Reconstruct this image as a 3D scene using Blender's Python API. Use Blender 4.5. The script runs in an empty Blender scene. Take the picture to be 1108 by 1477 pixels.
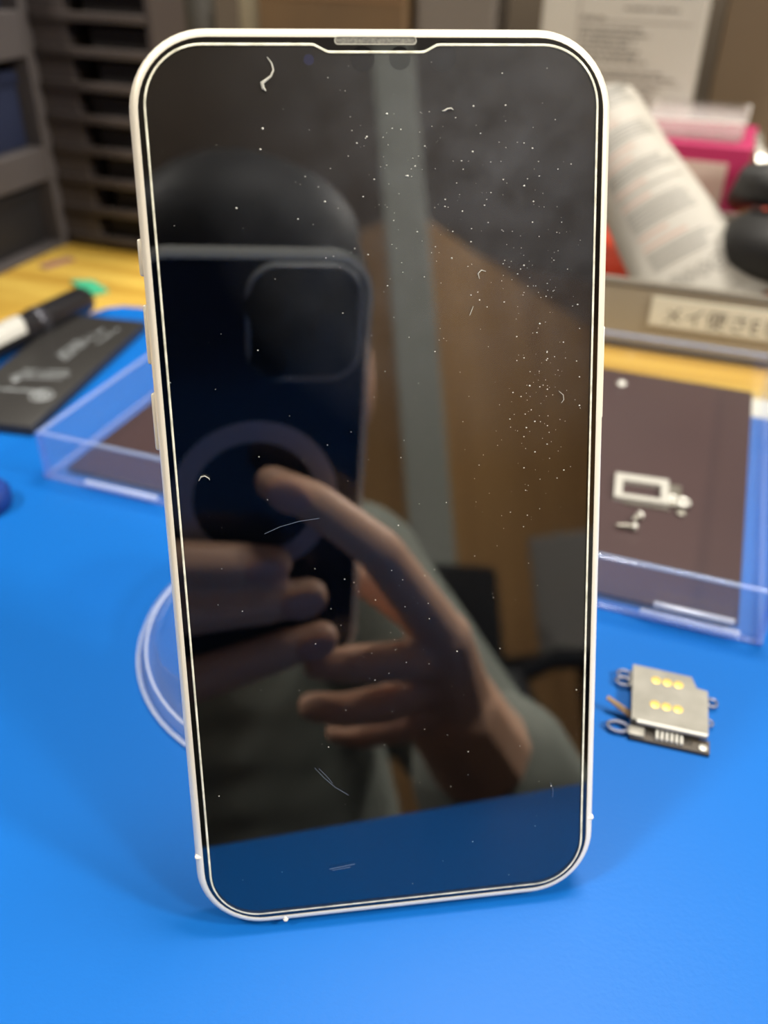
import bpy, bmesh, math, random
from mathutils import Vector, Matrix

# ------------------------------------------------------------------ camera, light, exposure
# World: metres. z = 0 is the top of the blue mat, x/y follow the workbench edges.
S = 0.001
sc = bpy.context.scene
COL = sc.collection
CAM = Vector((26.45, -90.87, 152.15))                       # mm
C_R = Vector((0.94, 0.34, 0.02)); C_U = Vector((-0.2, 0.52, 0.83)); C_F = Vector((-0.27, 0.78, -0.56))


def setup_camera():
    global C_R, C_U, C_F
    f = C_F = Vector((FWD)).normalized()
    r = Vector(RIGHT); r = (r - f * r.dot(f)).normalized(); C_R = r
    C_U = r.cross(f).normalized()
    cd = bpy.data.cameras.new('camera'); cam = bpy.data.objects.new('camera', cd); COL.objects.link(cam)
    m = Matrix((r, C_U, -f)).transposed().to_4x4(); m.translation = CAM * S
    cam.matrix_world = m
    cd.sensor_fit = 'VERTICAL'; cd.sensor_height = 36.0; cd.sensor_width = 27.0
    cd.lens = 36.0 * 1280.0 / 1477.0
    cd.clip_start = 0.0005; cd.clip_end = 20
    cd.dof.use_dof = True; cd.dof.focus_distance = 0.143; cd.dof.aperture_fstop = 12.5
    sc.camera = cam


FWD = (-0.26915, 0.78206, -0.56208)
RIGHT = (0.94168, 0.33609, 0.01672)
setup_camera()

w = bpy.data.worlds.new('world'); sc.world = w; w.use_nodes = True
w.node_tree.nodes['Background'].inputs[0].default_value = (0.80, 0.88, 1.0, 1)
w.node_tree.nodes['Background'].inputs[1].default_value = 0.4


def area(name, loc, target, size, size_y, power, color):
    ld = bpy.data.lights.new(name, 'AREA'); ld.shape = 'RECTANGLE'; ld.size = size; ld.size_y = size_y
    ld.energy = power; ld.color = color
    o = bpy.data.objects.new(name, ld); COL.objects.link(o)
    o.location = loc
    o.rotation_euler = (Vector(target) - Vector(loc)).to_track_quat('-Z', 'Y').to_euler()
    return o


area('bench_lamp', (0.90, 0.09, 0.78), (0, 0.05, 0), 0.12, 0.10, 16.0, (1.0, 0.95, 0.86))
area('overhead_lamp', (0.04, 0.43, 1.06), (0, -0.05, 0), 0.40, 0.2, 16.0, (1.0, 0.96, 0.88))


def globe(name, loc, radius, power, color):
    ld = bpy.data.lights.new(name, 'POINT'); ld.shadow_soft_size = radius; ld.energy = power; ld.color = color
    o = bpy.data.objects.new(name, ld); COL.objects.link(o); o.location = loc


globe('room_fill', (1.6, -0.40, 1.46), 0.12, 90.0, (1.0, 0.95, 0.87))  # unseen room light serving as frontal fill
globe('room_fill', (-0.8, -0.6, 1.42), 0.12, 85.0, (1.0, 0.95, 0.87))  # second unseen fill, added to brighten front faces and the hands

vs = sc.view_settings
vs.view_transform = 'Standard'; vs.look = 'None'; vs.exposure = 0.0; vs.gamma = 1.0; vs.use_curve_mapping = False
sc.cycles.use_denoising = True
sc.cycles.max_bounces = 12; sc.cycles.transparent_max_bounces = 24; sc.cycles.glossy_bounces = 6
sc.cycles.sample_clamp_indirect = 8.0

random.seed(4)
PI = math.pi
R = math.radians


# ------------------------------------------------------------------ materials
def lin(c):
    return tuple(((v / 255) / 12.92 if v <= 10.3 else ((v / 255 + 0.055) / 1.055) ** 2.4) for v in c)


MATS = {}
# darkens these surface colours to offset lamps raised for the mirrored hands
DIM = {k: 0.54 for k in ('dark_back', 'slot_dark', 'taupe_plastic', 'taupe_rim', 'label_white', 'tube_white', 'tube_print', 'tube_pink', 'tube_symbol',
       'package_white', 'package_print', 'package_line', 'package_orange', 'cardboard', 'parcel_tape', 'kraft_dark', 'grey_card', 'cream_plastic', 'pink_card',
       'carton_label', 'pen_label', 'red_plastic', 'battery_black', 'grey_print', 'green_paper', 'mauve_paper', 'navy_plastic')}
DIM.update({'package_white': 0.78, 'cardboard': 0.74, 'parcel_tape': 0.74, 'taupe_rim': 0.42, 'taupe_plastic': 0.66, 'label_white': 0.62, 'smoky_plastic': 0.42, 'grey_rack': 0.40, 'maroon_film': 0.40, 'wall_paint': 0.5})



def mat(name, rgb, rough=0.5, metal=0.0, spec=0.5, noise=None, bump=None, coat=0.0, ior=None, linear=False):
    """rgb in sRGB 0-255. noise = (scale, other rgb, stretch xyz); bump = (scale, strength)."""
    if name in MATS:
        return MATS[name]
    m = bpy.data.materials.new(name); m.use_nodes = True
    nt = m.node_tree; b = nt.nodes['Principled BSDF']
    q = DIM.get(name, 1.0)
    c = tuple(v * q for v in (rgb if linear else lin(rgb)))
    b.inputs['Base Color'].default_value = (*c, 1)
    b.inputs['Roughness'].default_value = rough
    b.inputs['Metallic'].default_value = metal
    b.inputs['Specular IOR Level'].default_value = spec
    if ior: b.inputs['IOR'].default_value = ior
    if coat:
        b.inputs['Coat Weight'].default_value = coat; b.inputs['Coat Roughness'].default_value = 0.08
    if noise or bump:
        tc = nt.nodes.new('ShaderNodeTexCoord'); mp = nt.nodes.new('ShaderNodeMapping')
        nt.links.new(tc.outputs['Object'], mp.inputs[0])
    if noise:
        if len(noise) > 2: mp.inputs['Scale'].default_value = noise[2]
        n = nt.nodes.new('ShaderNodeTexNoise'); n.inputs['Scale'].default_value = noise[0]; n.inputs['Detail'].default_value = 5
        nt.links.new(mp.outputs[0], n.inputs['Vector'])
        rp = nt.nodes.new('ShaderNodeValToRGB')
        rp.color_ramp.elements[0].position = 0.3; rp.color_ramp.elements[1].position = 0.7
        rp.color_ramp.elements[0].color = (*c, 1); rp.color_ramp.elements[1].color = (*[v * q for v in (noise[1] if linear else lin(noise[1]))], 1)
        nt.links.new(n.outputs['Fac'], rp.inputs[0]); nt.links.new(rp.outputs[0], b.inputs['Base Color'])
    if bump:
        n2 = nt.nodes.new('ShaderNodeTexNoise'); n2.inputs['Scale'].default_value = bump[0]; n2.inputs['Detail'].default_value = 3
        nt.links.new(tc.outputs['Object'], n2.inputs['Vector'])
        bp = nt.nodes.new('ShaderNodeBump'); bp.inputs['Strength'].default_value = bump[1]; bp.inputs['Distance'].default_value = 0.0004
        nt.links.new(n2.outputs['Fac'], bp.inputs['Height']); nt.links.new(bp.outputs[0], b.inputs['Normal'])
    MATS[name] = m
    return m


def clear_mat(name, tint=(0.97, 0.98, 1.0), haze=0.03, ior=1.5, rough=0.03, hazecol=(0.8, 0.85, 0.95)):
    """thin clear plastic: fresnel mix of see-through and gloss with a little milky haze."""
    if name in MATS: return MATS[name]
    m = bpy.data.materials.new(name); m.use_nodes = True
    nt = m.node_tree; nt.nodes.clear()
    out = nt.nodes.new('ShaderNodeOutputMaterial'); tr = nt.nodes.new('ShaderNodeBsdfTransparent'); gl = nt.nodes.new('ShaderNodeBsdfGlossy')
    df = nt.nodes.new('ShaderNodeBsdfDiffuse'); fr = nt.nodes.new('ShaderNodeFresnel'); m1 = nt.nodes.new('ShaderNodeMixShader'); m2 = nt.nodes.new('ShaderNodeMixShader')
    tr.inputs[0].default_value = (*tint, 1); gl.inputs['Roughness'].default_value = rough; gl.inputs[0].default_value = (1, 1, 1, 1)
    df.inputs[0].default_value = (*hazecol, 1); fr.inputs['IOR'].default_value = ior
    m1.inputs[0].default_value = haze
    nt.links.new(tr.outputs[0], m1.inputs[1]); nt.links.new(df.outputs[0], m1.inputs[2])
    ge = nt.nodes.new('ShaderNodeNewGeometry'); mr = nt.nodes.new('ShaderNodeMapRange')
    mr.inputs['To Min'].default_value = ior; mr.inputs['To Max'].default_value = 1 / ior
    nt.links.new(ge.outputs['Backfacing'], mr.inputs['Value']); nt.links.new(mr.outputs[0], fr.inputs['IOR'])
    nt.links.new(fr.outputs[0], m2.inputs[0]); nt.links.new(m1.outputs[0], m2.inputs[1]); nt.links.new(gl.outputs[0], m2.inputs[2])
    nt.links.new(m2.outputs[0], out.inputs[0])
    MATS[name] = m
    return m


def wood_mat(name, c1, c2, c3, rough=0.45):
    m = bpy.data.materials.new(name); m.use_nodes = True; nt = m.node_tree; b = nt.nodes['Principled BSDF']
    tc = nt.nodes.new('ShaderNodeTexCoord'); mp = nt.nodes.new('ShaderNodeMapping'); mp.inputs['Scale'].default_value = (1.2, 14, 14)
    n = nt.nodes.new('ShaderNodeTexNoise'); n.inputs['Scale'].default_value = 6; n.inputs['Detail'].default_value = 6; n.inputs['Distortion'].default_value = 0.6
    rp = nt.nodes.new('ShaderNodeValToRGB'); e = rp.color_ramp.elements
    e[0].position = 0.3; e[0].color = (*lin(c1), 1); e[1].position = 0.7; e[1].color = (*lin(c3), 1)
    k = e.new(0.5); k.color = (*lin(c2), 1)
    nt.links.new(tc.outputs['Object'], mp.inputs[0]); nt.links.new(mp.outputs[0], n.inputs['Vector']); nt.links.new(n.outputs['Fac'], rp.inputs[0])
    nt.links.new(rp.outputs[0], b.inputs['Base Color']); b.inputs['Roughness'].default_value = rough
    return m


# ------------------------------------------------------------------ mesh building (all in mm)
class MB:
    def __init__(s): s.v = []; s.f = []

    def add(s, verts, faces, mtx=None):
        k = len(s.v)
        s.v += [tuple(mtx @ Vector(p)) if mtx else tuple(p) for p in verts]
        s.f += [tuple(i + k for i in f) for f in faces]
        return s

    def box(s, lo, hi, mtx=None, ch=0.0):
        if ch <= 0:
            x0, y0, z0 = lo; x1, y1, z1 = hi
            v = [(x0, y0, z0), (x1, y0, z0), (x1, y1, z0), (x0, y1, z0), (x0, y0, z1), (x1, y0, z1), (x1, y1, z1), (x0, y1, z1)]
            return s.add(v, [(3, 2, 1, 0), (4, 5, 6, 7), (0, 1, 5, 4), (1, 2, 6, 5), (2, 3, 7, 6), (3, 0, 4, 7)], mtx)
        bm = bmesh.new(); bmesh.ops.create_cube(bm, size=1)
        for v in bm.verts:
            v.co = Vector([(lo[i] + hi[i]) / 2 + v.co[i] * (hi[i] - lo[i]) for i in range(3)])
        bmesh.ops.bevel(bm, geom=bm.edges[:], offset=ch, segments=2, profile=0.5, affect='EDGES')
        return s.bm(bm, mtx)

    def bm(s, bm, mtx=None):
        bm.verts.index_update()
        s.add([v.co.copy() for v in bm.verts], [[v.index for v in f.verts] for f in bm.faces], mtx); bm.free()
        return s

    def prism(s, outline, z0, z1, mtx=None, cap=True):
        n = len(outline)
        v = [(x, y, z0) for x, y in outline] + [(x, y, z1) for x, y in outline]
        f = [(i, (i + 1) % n, n + (i + 1) % n, n + i) for i in range(n)]
        if cap: f += [tuple(range(n - 1, -1, -1)), tuple(range(n, 2 * n))]
        return s.add(v, f, mtx)

    def rings(s, rings, closed_ends=True, mtx=None, loop=False):
        n = len(rings[0]); v = [p for r in rings for p in r]; f = []
        K = len(rings)
        for k in range(K if loop else K - 1):
            a, b = k * n, ((k + 1) % K) * n
            for i in range(n):
                f.append((a + i, a + (i + 1) % n, b + (i + 1) % n, b + i))
        if closed_ends and not loop:
            f += [tuple(range(n - 1, -1, -1)), tuple(range((K - 1) * n, K * n))]
        return s.add(v, f, mtx)

    def lathe(s, prof, seg=32, mtx=None, caps=True):
        rg = [[(r * math.cos(2 * PI * i / seg), r * math.sin(2 * PI * i / seg), z) for i in range(seg)] for r, z in prof]
        return s.rings(rg, caps, mtx)

    def tube(s, pts, rad, seg=8, caps=True, loop=False):
        pts = [Vector(p) for p in pts]; n = len(pts); rg = []
        up = None
        for i, p in enumerate(pts):
            t = (pts[(i + 1) % n] - pts[i - 1]) if loop else (pts[min(i + 1, n - 1)] - pts[max(i - 1, 0)])
            t.normalize()
            if up is None: up = Vector((0, 0, 1)) if abs(t.z) < .9 else Vector((1, 0, 0))
            a = t.cross(up)
            if a.length < 1e-6: a = t.cross(Vector((0, 1, 0)))
            a.normalize(); b = a.cross(t).normalized(); up = b
            r = rad[i] if isinstance(rad, (list, tuple)) else rad
            rg.append([p + (a * math.cos(2 * PI * k / seg) + b * math.sin(2 * PI * k / seg)) * r for k in range(seg)])
        return s.rings(rg, caps, loop=loop)

    def ell(s, c, r, seg=16, rings=10, mtx=None):
        rg = []
        for j in range(1, rings):
            t = PI * j / rings
            rg.append([(c[0] + r[0] * math.sin(t) * math.cos(2 * PI * i / seg), c[1] + r[1] * math.sin(t) * math.sin(2 * PI * i / seg), c[2] - r[2] * math.cos(t)) for i in range(seg)])
        return s.rings(rg, True, mtx)

    def build(s, name, m, parent=None, smooth=False, kind=None, auto=None):
        me = bpy.data.meshes.new(name)
        me.from_pydata([(p[0] * S, p[1] * S, p[2] * S) for p in s.v], [], s.f); me.update()
        bm = bmesh.new(); bm.from_mesh(me); bmesh.ops.recalc_face_normals(bm, faces=bm.faces[:]); bm.to_mesh(me); bm.free()
        if smooth:
            for p in me.polygons: p.use_smooth = True
            me.set_sharp_from_angle(angle=R(auto or 40))
        me.materials.append(m)
        o = bpy.data.objects.new(name, me); COL.objects.link(o)
        if parent: o.parent = parent
        if kind: o['kind'] = kind
        return o


def tag(o, label, cat, group=None):
    o['label'] = label; o['category'] = cat
    if group: o['group'] = group
    return o


def thing(name, label, cat, loc=(0, 0, 0), mtx=None, rz=0, group=None):
    o = bpy.data.objects.new(name, None); COL.objects.link(o); o.empty_display_size = 0.01
    if mtx is not None:
        o.matrix_world = mtx
    else:
        o.location = Vector(loc) * S; o.rotation_euler = (0, 0, rz)
    return tag(o, label, cat, group)


def copy_tree(o, parent=None):
    c = o.copy(); COL.objects.link(c); c.parent = parent
    for ch in list(o.children):
        copy_tree(ch, c)
    return c


def rrect(w2, y0, y1, r, seg=10, inset=0.0):
    """rounded rectangle outline, half width w2, counter-clockwise"""
    w2 -= inset; y0 += inset; y1 -= inset; r = max(r - inset, 0.3)
    pts = []
    for cx, cy, a0 in ((w2 - r, y1 - r, 0), (-w2 + r, y1 - r, 90), (-w2 + r, y0 + r, 180), (w2 - r, y0 + r, 270)):
        for i in range(seg + 1):
            a = R(a0 + 90 * i / seg); pts.append((cx + r * math.cos(a), cy + r * math.sin(a)))
    return pts


def text_mesh(s, size, name, m, parent, mtx, thick=0.03, align='LEFT'):
    cu = bpy.data.curves.new(name, 'FONT'); cu.body = s; cu.size = size * S; cu.extrude = thick * S; cu.align_x = align; cu.resolution_u = 2
    tmp = bpy.data.objects.new(name, cu); COL.objects.link(tmp)
    dg = bpy.context.evaluated_depsgraph_get(); dg.update()
    me = bpy.data.meshes.new_from_object(tmp.evaluated_get(dg)); bpy.data.objects.remove(tmp); bpy.data.curves.remove(cu)
    me.transform(Matrix.Translation(mtx.translation * S) @ mtx.to_3x3().to_4x4())
    me.materials.clear(); me.materials.append(m)
    o = bpy.data.objects.new(name, me); COL.objects.link(o); o.parent = parent
    return o


def T(x, y, z): return Matrix.Translation((x, y, z))
def RX(a): return Matrix.Rotation(R(a), 4, 'X')
def RY(a): return Matrix.Rotation(R(a), 4, 'Y')
def RZ(a): return Matrix.Rotation(R(a), 4, 'Z')


# ------------------------------------------------------------------ the setting
def struct(mb, name, m):
    o = mb.build(name, m); o['kind'] = 'structure'; return o


M_wall = mat('wall_paint', (104, 90, 72), 0.8, noise=(3, (94, 80, 64)))
M_panel = mat('brown_panel', (158, 126, 88), 0.6, noise=(2.0, (132, 104, 72), (1, 1, 0.15)))
M_ceil = mat('ceiling_board', (205, 205, 202), 0.9, noise=(4, (196, 196, 194)))
M_floor = mat('floor_vinyl', (70, 62, 54), 0.6, noise=(5, (58, 52, 46)))
X0, X1, Y0, Y1, Z0, Z1 = -1600, 3400, -2700, 760, -720, 1680
struct(MB().box((X0, Y0, Z0 - 40), (X1, Y1, Z0)), 'floor', M_floor)
struct(MB().box((X0, Y0, Z1), (X1, Y1, Z1 + 40)), 'ceiling', M_ceil)
struct(MB().box((X0, Y1, Z0), (X1, Y1 + 60, Z1)), 'wall_back', M_wall)
struct(MB().box((X0 - 60, Y0, Z0), (X0, Y1, Z1)), 'wall_left', M_wall)
struct(MB().box((X1, Y0, Z0), (X1 + 60, Y1, Z1)), 'wall_right', M_panel)
struct(MB().box((X0, Y0 - 60, Z0), (X1, Y0, Z1)), 'wall_front', M_panel)
struct(MB().box((-46, -46, 0), (46, 46, Z1 - Z0), T(1010, -1340, Z0) @ RZ(37), 6), 'trim_1', mat('post_paint', (164, 168, 160), 0.6))

# workbench ---------------------------------------------------------------------------------
M_wood = wood_mat('bench_wood', (132, 94, 28), (156, 123, 45), (172, 144, 64))
wb = thing('workbench', 'orange-brown wooden workbench top under the blue mat', 'workbench', (0, 0, Z0))
fy = lambda x: -88 + 0.149 * (x + 2)       # front edge of bench and mat
MB().prism([(-700, fy(-700) + 4), (760, fy(760) + 4), (760, 640), (-700, 640)], -Z0 - 32, -Z0 - 2).build('top', M_wood, wb)
for x, y in ((-640, -120), (690, 80), (-640, 580), (690, 580)):
    MB().box((x - 25, y - 25, 0), (x + 25, y + 25, -Z0 - 32)).build('leg', M_wood, wb)
# mat with rounded back-left corner
M_mat = mat('blue_silicone', (0.0022, 0.082, 0.310), 0.45, spec=0.16, linear=True, bump=(900, 0.08))
by = lambda x: 237 - 0.027 * (x + 203)
ml = [(-300, fy(-300)), (420, fy(420)), (420, by(420)), (-206, by(-206)), (-214, 235.5), (-219.5, 231), (-222, 224), (-300, -20)]
tag(MB().prism(ml, -2, 0).build('work_mat', M_mat), 'large bright blue silicone work mat lying flat on the wooden bench', 'mat')

# ------------------------------------------------------------------ the phone on show
PX = Vector((0.89101, 0.45399, 0.00000)); PY = Vector((-0.16413, 0.32213, 0.93236)); PN = PX.cross(PY)
K = 0.9851
KX, KY = K * 1.02, K * 1.0122
pm = Matrix((PX * KX, PY * KY, PN * K)).transposed().to_4x4(); pm.translation = (Vector((0.39040, -1.35790, 2.26788)) + PX * 0.17 - PY * 0.62) * S
W2, H = 35.75, 146.7
RC = 11.6
phone = thing('smartphone', 'white-framed smartphone with black screen leaning upright in the middle of the mat', 'phone', mtx=pm)
M_frame = mat('pale_aluminium', (226, 219, 202), 0.28, metal=0.35)
M_black = mat('black_bezel', (3, 4, 6), 0.08, spec=0.5, ior=1.6)
# frame: band with a rounded lip, hollow ring
prof = [(1.4, 0.0), (1.25, 0.0)] + [(1.25 * (1 - math.sin(R(q))), -1.5 * (1 - math.cos(R(q)))) for q in (15, 30, 45, 60, 75, 90)] + [ (0, -4.6), (0.1, -5.2), (0.45, -5.7), (1.0, -5.9), (1.9, -5.9), (1.9, -0.6), (1.4, -0.6)]
MB().rings([[(x, y, z) for x, y in rrect(W2, 0, H, RC, 14, i)] for i, z in prof], loop=True).build('frame', M_frame, phone, True)
MB().prism(rrect(W2, 0, H, RC, 14, 1.85), -6.0, -5.2).build('back_glass', mat('white_back', (235, 232, 222), 0.15), phone)
# front glass, one slab just under the lip
M_screen = mat('screen_glass', (2, 3, 5), 0.015, spec=0.5, ior=1.95)
MB().prism(rrect(W2, 0, H, RC, 14, 1.42), -0.9, -0.12).build('front_glass', M_screen, phone)
# tempered protector: clear sheet with a notch dip and a milky ground edge
def prot_outline(ins):
    base = [(x, y) for x, y in rrect(W2, 0, H, RC - 0.6, 14, 2.25 + ins)]
    out = []
    top = H - 2.25 - ins
    for i, p in enumerate(base):
        out.append(p)
        if i == 14:      # after the top-right corner: the dip around the earpiece
            out += [(9.4, top), (8.9, top - 0.06), (8.4, top - 0.3), (7.4, top - 0.8), (7.0, top - 0.95), (6.5, top - 1.0),
                    (-6.5, top - 1.0), (-7.0, top - 0.95), (-7.4, top - 0.8), (-8.4, top - 0.3), (-8.9, top - 0.06), (-9.4, top)]
    return out
M_prot = clear_mat('protector_glass', (1, 1, 1), 0.0, 1.75, 0.02)
nt = M_prot.node_tree                        # greasy film: thick at the upper right, patchy
tc = nt.nodes.new('ShaderNodeTexCoord'); mp = nt.nodes.new('ShaderNodeMapping'); gr = nt.nodes.new('ShaderNodeTexGradient'); gr.gradient_type = 'SPHERICAL'
mp.inputs['Location'].default_value = (-0.42, -2.69, 0); mp.inputs['Scale'].default_value = (21, 21, 0)
nz = nt.nodes.new('ShaderNodeTexNoise'); nz.inputs['Scale'].default_value = 160; nz.inputs['Detail'].default_value = 6
mu = nt.nodes.new('ShaderNodeMath'); mu.operation = 'MULTIPLY'; mu2 = nt.nodes.new('ShaderNodeMath'); mu2.operation = 'MULTIPLY'; mu2.inputs[1].default_value = 0.075
nt.links.new(tc.outputs['Object'], mp.inputs[0]); nt.links.new(mp.outputs[0], gr.inputs[0]); nt.links.new(tc.outputs['Object'], nz.inputs['Vector'])
nt.links.new(gr.outputs['Fac'], mu.inputs[0]); nt.links.new(nz.outputs['Fac'], mu.inputs[1]); nt.links.new(mu.outputs[0], mu2.inputs[0])
mix = [n for n in nt.nodes if n.type == 'MIX_SHADER' and not n.inputs[0].is_linked][0]
nt.links.new(mu2.outputs[0], mix.inputs[0])
po = prot_outline(0.34)
prot = MB().add([(x, y, 0.30) for x, y in po], [tuple(range(len(po)))]).build('screen_protector', M_prot, phone)
M_edge = mat('milky_glass_edge', (216, 214, 196), 0.35, noise=(500, (168, 166, 148)))
oa, ob, oc = prot_outline(0.0), prot_outline(0.12), prot_outline(0.36)
MB().rings([[(x, y, -0.11) for x, y in oa], [(x, y, 0.16) for x, y in oa], [(x, y, 0.30) for x, y in ob], [(x, y, 0.303) for x, y in oc]], False).build('ground_edge', M_edge, prot, True)
# sensors under the glass and the earpiece
M_dot = mat('sensor_black', (3, 3, 4), 0.25, spec=0.35)
for x, y, r in ((-1.97, 140.3, 1.75), (3.43, 140.4, 1.6), (9.6, 140.6, 2.1)):
    MB().lathe([(r, -0.118), (r, -0.100)], 24, T(x / K, y / K, 0)).build('sensor', M_dot, phone)
MB().lathe([(0.75, -0.118), (0.75, -0.1)], 16, T(-9.6 / K, 140.2 / K, 0)).build('front_camera', mat('camera_blue', (24, 26, 54), 0.2), phone)
sp = MB().prism([(x, y) for x, y in rrect(5.9, H - 2.35, H - 1.35, 0.45, 5)], -0.118, -0.09).build('earpiece', mat('earpiece_mesh', (120, 118, 108), 0.5, noise=(3000, (70, 70, 66))), phone)
ep = rrect(5.9, H - 2.35, H - 1.35, 0.45, 5)
MB().tube([(x, y, -0.07) for x, y in ep], 0.09, 6, loop=True).build('earpiece_rim', mat('earpiece_rim', (150, 148, 138), 0.4), sp, True)
# antenna bands in the frame
M_ant = mat('antenna_band', (226, 218, 198), 0.5)
for cx, cy, vert in ((-W2, 14.7, 1), (W2, 14.7, 1), (-20.9, 0, 0)):
    sx = 1 if cx > 0 else -1
    if vert:
        MB().box((cx - 1.38 if sx > 0 else cx - 0.01, cy - 0.42, -5.0), (cx + 0.01 if sx > 0 else cx + 1.38, cy + 0.42, 0.012), ch=0.35).build('antenna_band', M_ant if cy < 20 else M_frame, phone)
    else:
        lo, hi = (-0.01, 1.38) if cy == 0 else (H - 1.2, H + 0.04)
        MB().box((cx - 0.45, lo, -5.0), (cx + 0.45, hi, 0.012), ch=0.35).build('antenna_band', M_ant if cy < 20 else M_frame, phone)
# side keys
for nm, ya, yb in (('mute_switch', 112.8, 118.2), ('volume_button', 99.6, 108.6), ('volume_button', 86.2, 95.2)):
    MB().box((-W2 - 0.62, ya, -4.4), (-W2 + 0.2, yb, -1.8), ch=0.35).build(nm, M_frame, phone, True)
MB().box((W2 - 0.2, 88, -4.4), (W2 + 0.45, 103, -1.8), ch=0.3).build('power_button', M_frame, phone, True)


def on_screen(x, y, z=0.36):                 # nominal mm on the screen -> world mm
    return (pm @ Vector(((x / K - .17) / 1.02 * S, (y / K + .62) / 1.0122 * S, z * S))) / S


# scratches on the protector
M_scr = mat('scratch', (84, 94, 110), 0.5)
def scratch(pts, r):
    MB().tube([(x / K, y / K, 0.30) for x, y in pts], r, 5).build('scratch', M_scr, prot, True)
scratch([(-20.0, 71.1), (-17.5, 72.1), (-14.5, 72.8), (-11.3, 73.1)], 0.035)
scratch([(-14.1, 29.6), (-12.6, 27.6), (-10.8, 25.6), (-8.6, 23.9)], 0.03)
scratch([(-13.4, 29.4), (-12.2, 27.9), (-11.2, 26.4)], 0.03)
scratch([(27.0, 22.6), (27.5, 21.0), (27.4, 19.6)], 0.03)
scratch([(-12.5, 9.9), (-8.0, 10.4)], 0.04); scratch([(-12.0, 9.6), (-8.8, 9.9)], 0.03)

# lint lying on the screen
M_lint = mat('lint_white', (160, 158, 148), 0.8)
def lint(label, pts, rad):
    mb = MB(); mb.tube([on_screen(x, y, 0.36 + 0.12) for x, y in pts], rad, 6)
    tag(mb.build('lint_fibre', M_lint, None, True), label, 'lint', 'lint on the dark screen')
lint('thick curled white lint fibre at the top left of the dark screen', [(-15.6, 141.5), (-15.0, 140.7), (-14.8, 139.8), (-15.2, 139.0), (-15.9, 138.5), (-16.5, 138.1), (-16.4, 137.4), (-16.0, 137.0)], [.05, .1, .13, .15, .2, .3, .26, .08])
lint('short wavy white lint fibre below the right end of the earpiece', [(9.7, 134.2), (10.1, 134.25), (10.5, 134.5), (11.1, 134.55), (11.4, 134.35)], [.04, .14, .12, .13, .05])
lint('small arched white lint fibre at the left edge of the reflected ring', [(-29.9, 80.6), (-29.5, 81.2), (-28.9, 81.3), (-28.3, 80.9), (-28.2, 80.6)], [.04, .09, .08, .08, .03])
lint('tiny hooked white lint fibre in the brown reflection at centre right', [(15.2, 110.0), (15.0, 110.8), (15.5, 111.3), (16.2, 111.1)], [.03, .07, .08, .04])
lint('tiny straight white lint fibre left of the dust patch in the brown reflection', [(13.6, 104.5), (13.9, 105.2), (14.2, 105.9)], [.03, .06, .03])
lint('tiny curled white lint fibre near the right edge of the screen', [(28.2, 92.1), (28.9, 91.5), (29.0, 90.7), (28.6, 90.2)], [.03, .06, .06, .03])

# dust: countless specks, clustered as on the photographed screen
M_dust = mat('dust_grey', (190, 188, 178), 0.8)
db = MB()
def speck(x, y, r):
    p = on_screen(x, y, 0.34)
    a = PX * K; b = PY * K; c = PN * K
    q = random.random() * 6
    vs_ = [p + (a * math.cos(q + t) + b * math.sin(q + t) * random.uniform(.5, 1)) * r for t in (0, 1.6, 3.1, 4.7)] + [p + c * r * 0.8]
    db.add(vs_, [(0, 1, 4), (1, 2, 4), (2, 3, 4), (3, 0, 4), (3, 2, 1, 0)])
def cluster(cx, cy, sx, sy, n, r0, r1):
    k = 0
    while k < n:
        x = random.gauss(cx, sx); y = random.gauss(cy, sy)
        if abs(x) < 32.5 and 4 < y < 141:
            speck(x, y, random.uniform(r0, r1) * random.choice((2.3, 1.7, 1.3, 1.0))); k += 1
cluster(8, 122, 14, 9, 110, .03, .09)
cluster(3, 129, 5, 3, 30, .03, .09)
cluster(20, 118, 9, 9, 70, .03, .09)
cluster(22, 112, 5, 6, 40, .03, .08)
cluster(26, 93, 4, 7, 80, .03, .08)
cluster(24, 78, 5, 8, 40, .03, .07)
cluster(0, 70, 20, 30, 130, .02, .06)
cluster(4, 60, 8, 10, 30, .03, .07)
for x, y, r in ((-16.8, 132.0, .22), (-7.0, 138.8, .13), (2.2, 131.9, .12), (4.9, 126.2, .1), (-4, 115, .1), (-33.0, 96, .1), (19, 124.5, .15), (24.5, 127, .1), (21.2, 101, .14), (-9.5, 85.2, .12),
                (27.8, 21.6, .12), (7.3, 63.5, .09), (1.9, 62.1, .09), (-24.6, 58.6, .1), (-13, 52, .1), (22, 30, .08), (-27.4, 66, .1), (2.2, 57.4, .1)):
    speck(x, y, r)
d = db.build('dust', M_dust, None, False, 'stuff')
tag(d, 'fine pale dust specks scattered over the dark phone screen', 'dust')

# ------------------------------------------------------------------ clear suction cup behind the phone
M_cup = clear_mat('clear_vinyl', (0.86, 0.88, 0.93), 0.05, 1.8, 0.08)
cup = thing('suction_cup', 'clear domed plastic suction cup lying on the mat behind the phone', 'suction cup', (-41.6, 62.6, 0), )
MB().lathe([(45.2, 0.2), (45.8, 1.2), (45.2, 3.0), (42.6, 3.6), (40.4, 5.0), (38.2, 9.5), (34.2, 15.5), (28.4, 21), (21, 25.2), (15.5, 27), (12, 28)], 72, caps=False).build('dome', M_cup, cup, True, auto=60)
M_cupr = clear_mat('clear_vinyl_rim', (0.93, 0.95, 0.98), 0.30, 1.6, 0.05)
for r_, z_, w_ in ((45.6, 0.7, .55), (43.4, 3.4, .35), (33.5, 16.4, .3), (24.5, 23.8, .8)):
    MB().tube([(r_ * math.cos(a * PI / 36), r_ * math.sin(a * PI / 36), z_) for a in range(72)], w_, 8, loop=True).build('rim', M_cupr, cup, True)
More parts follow.
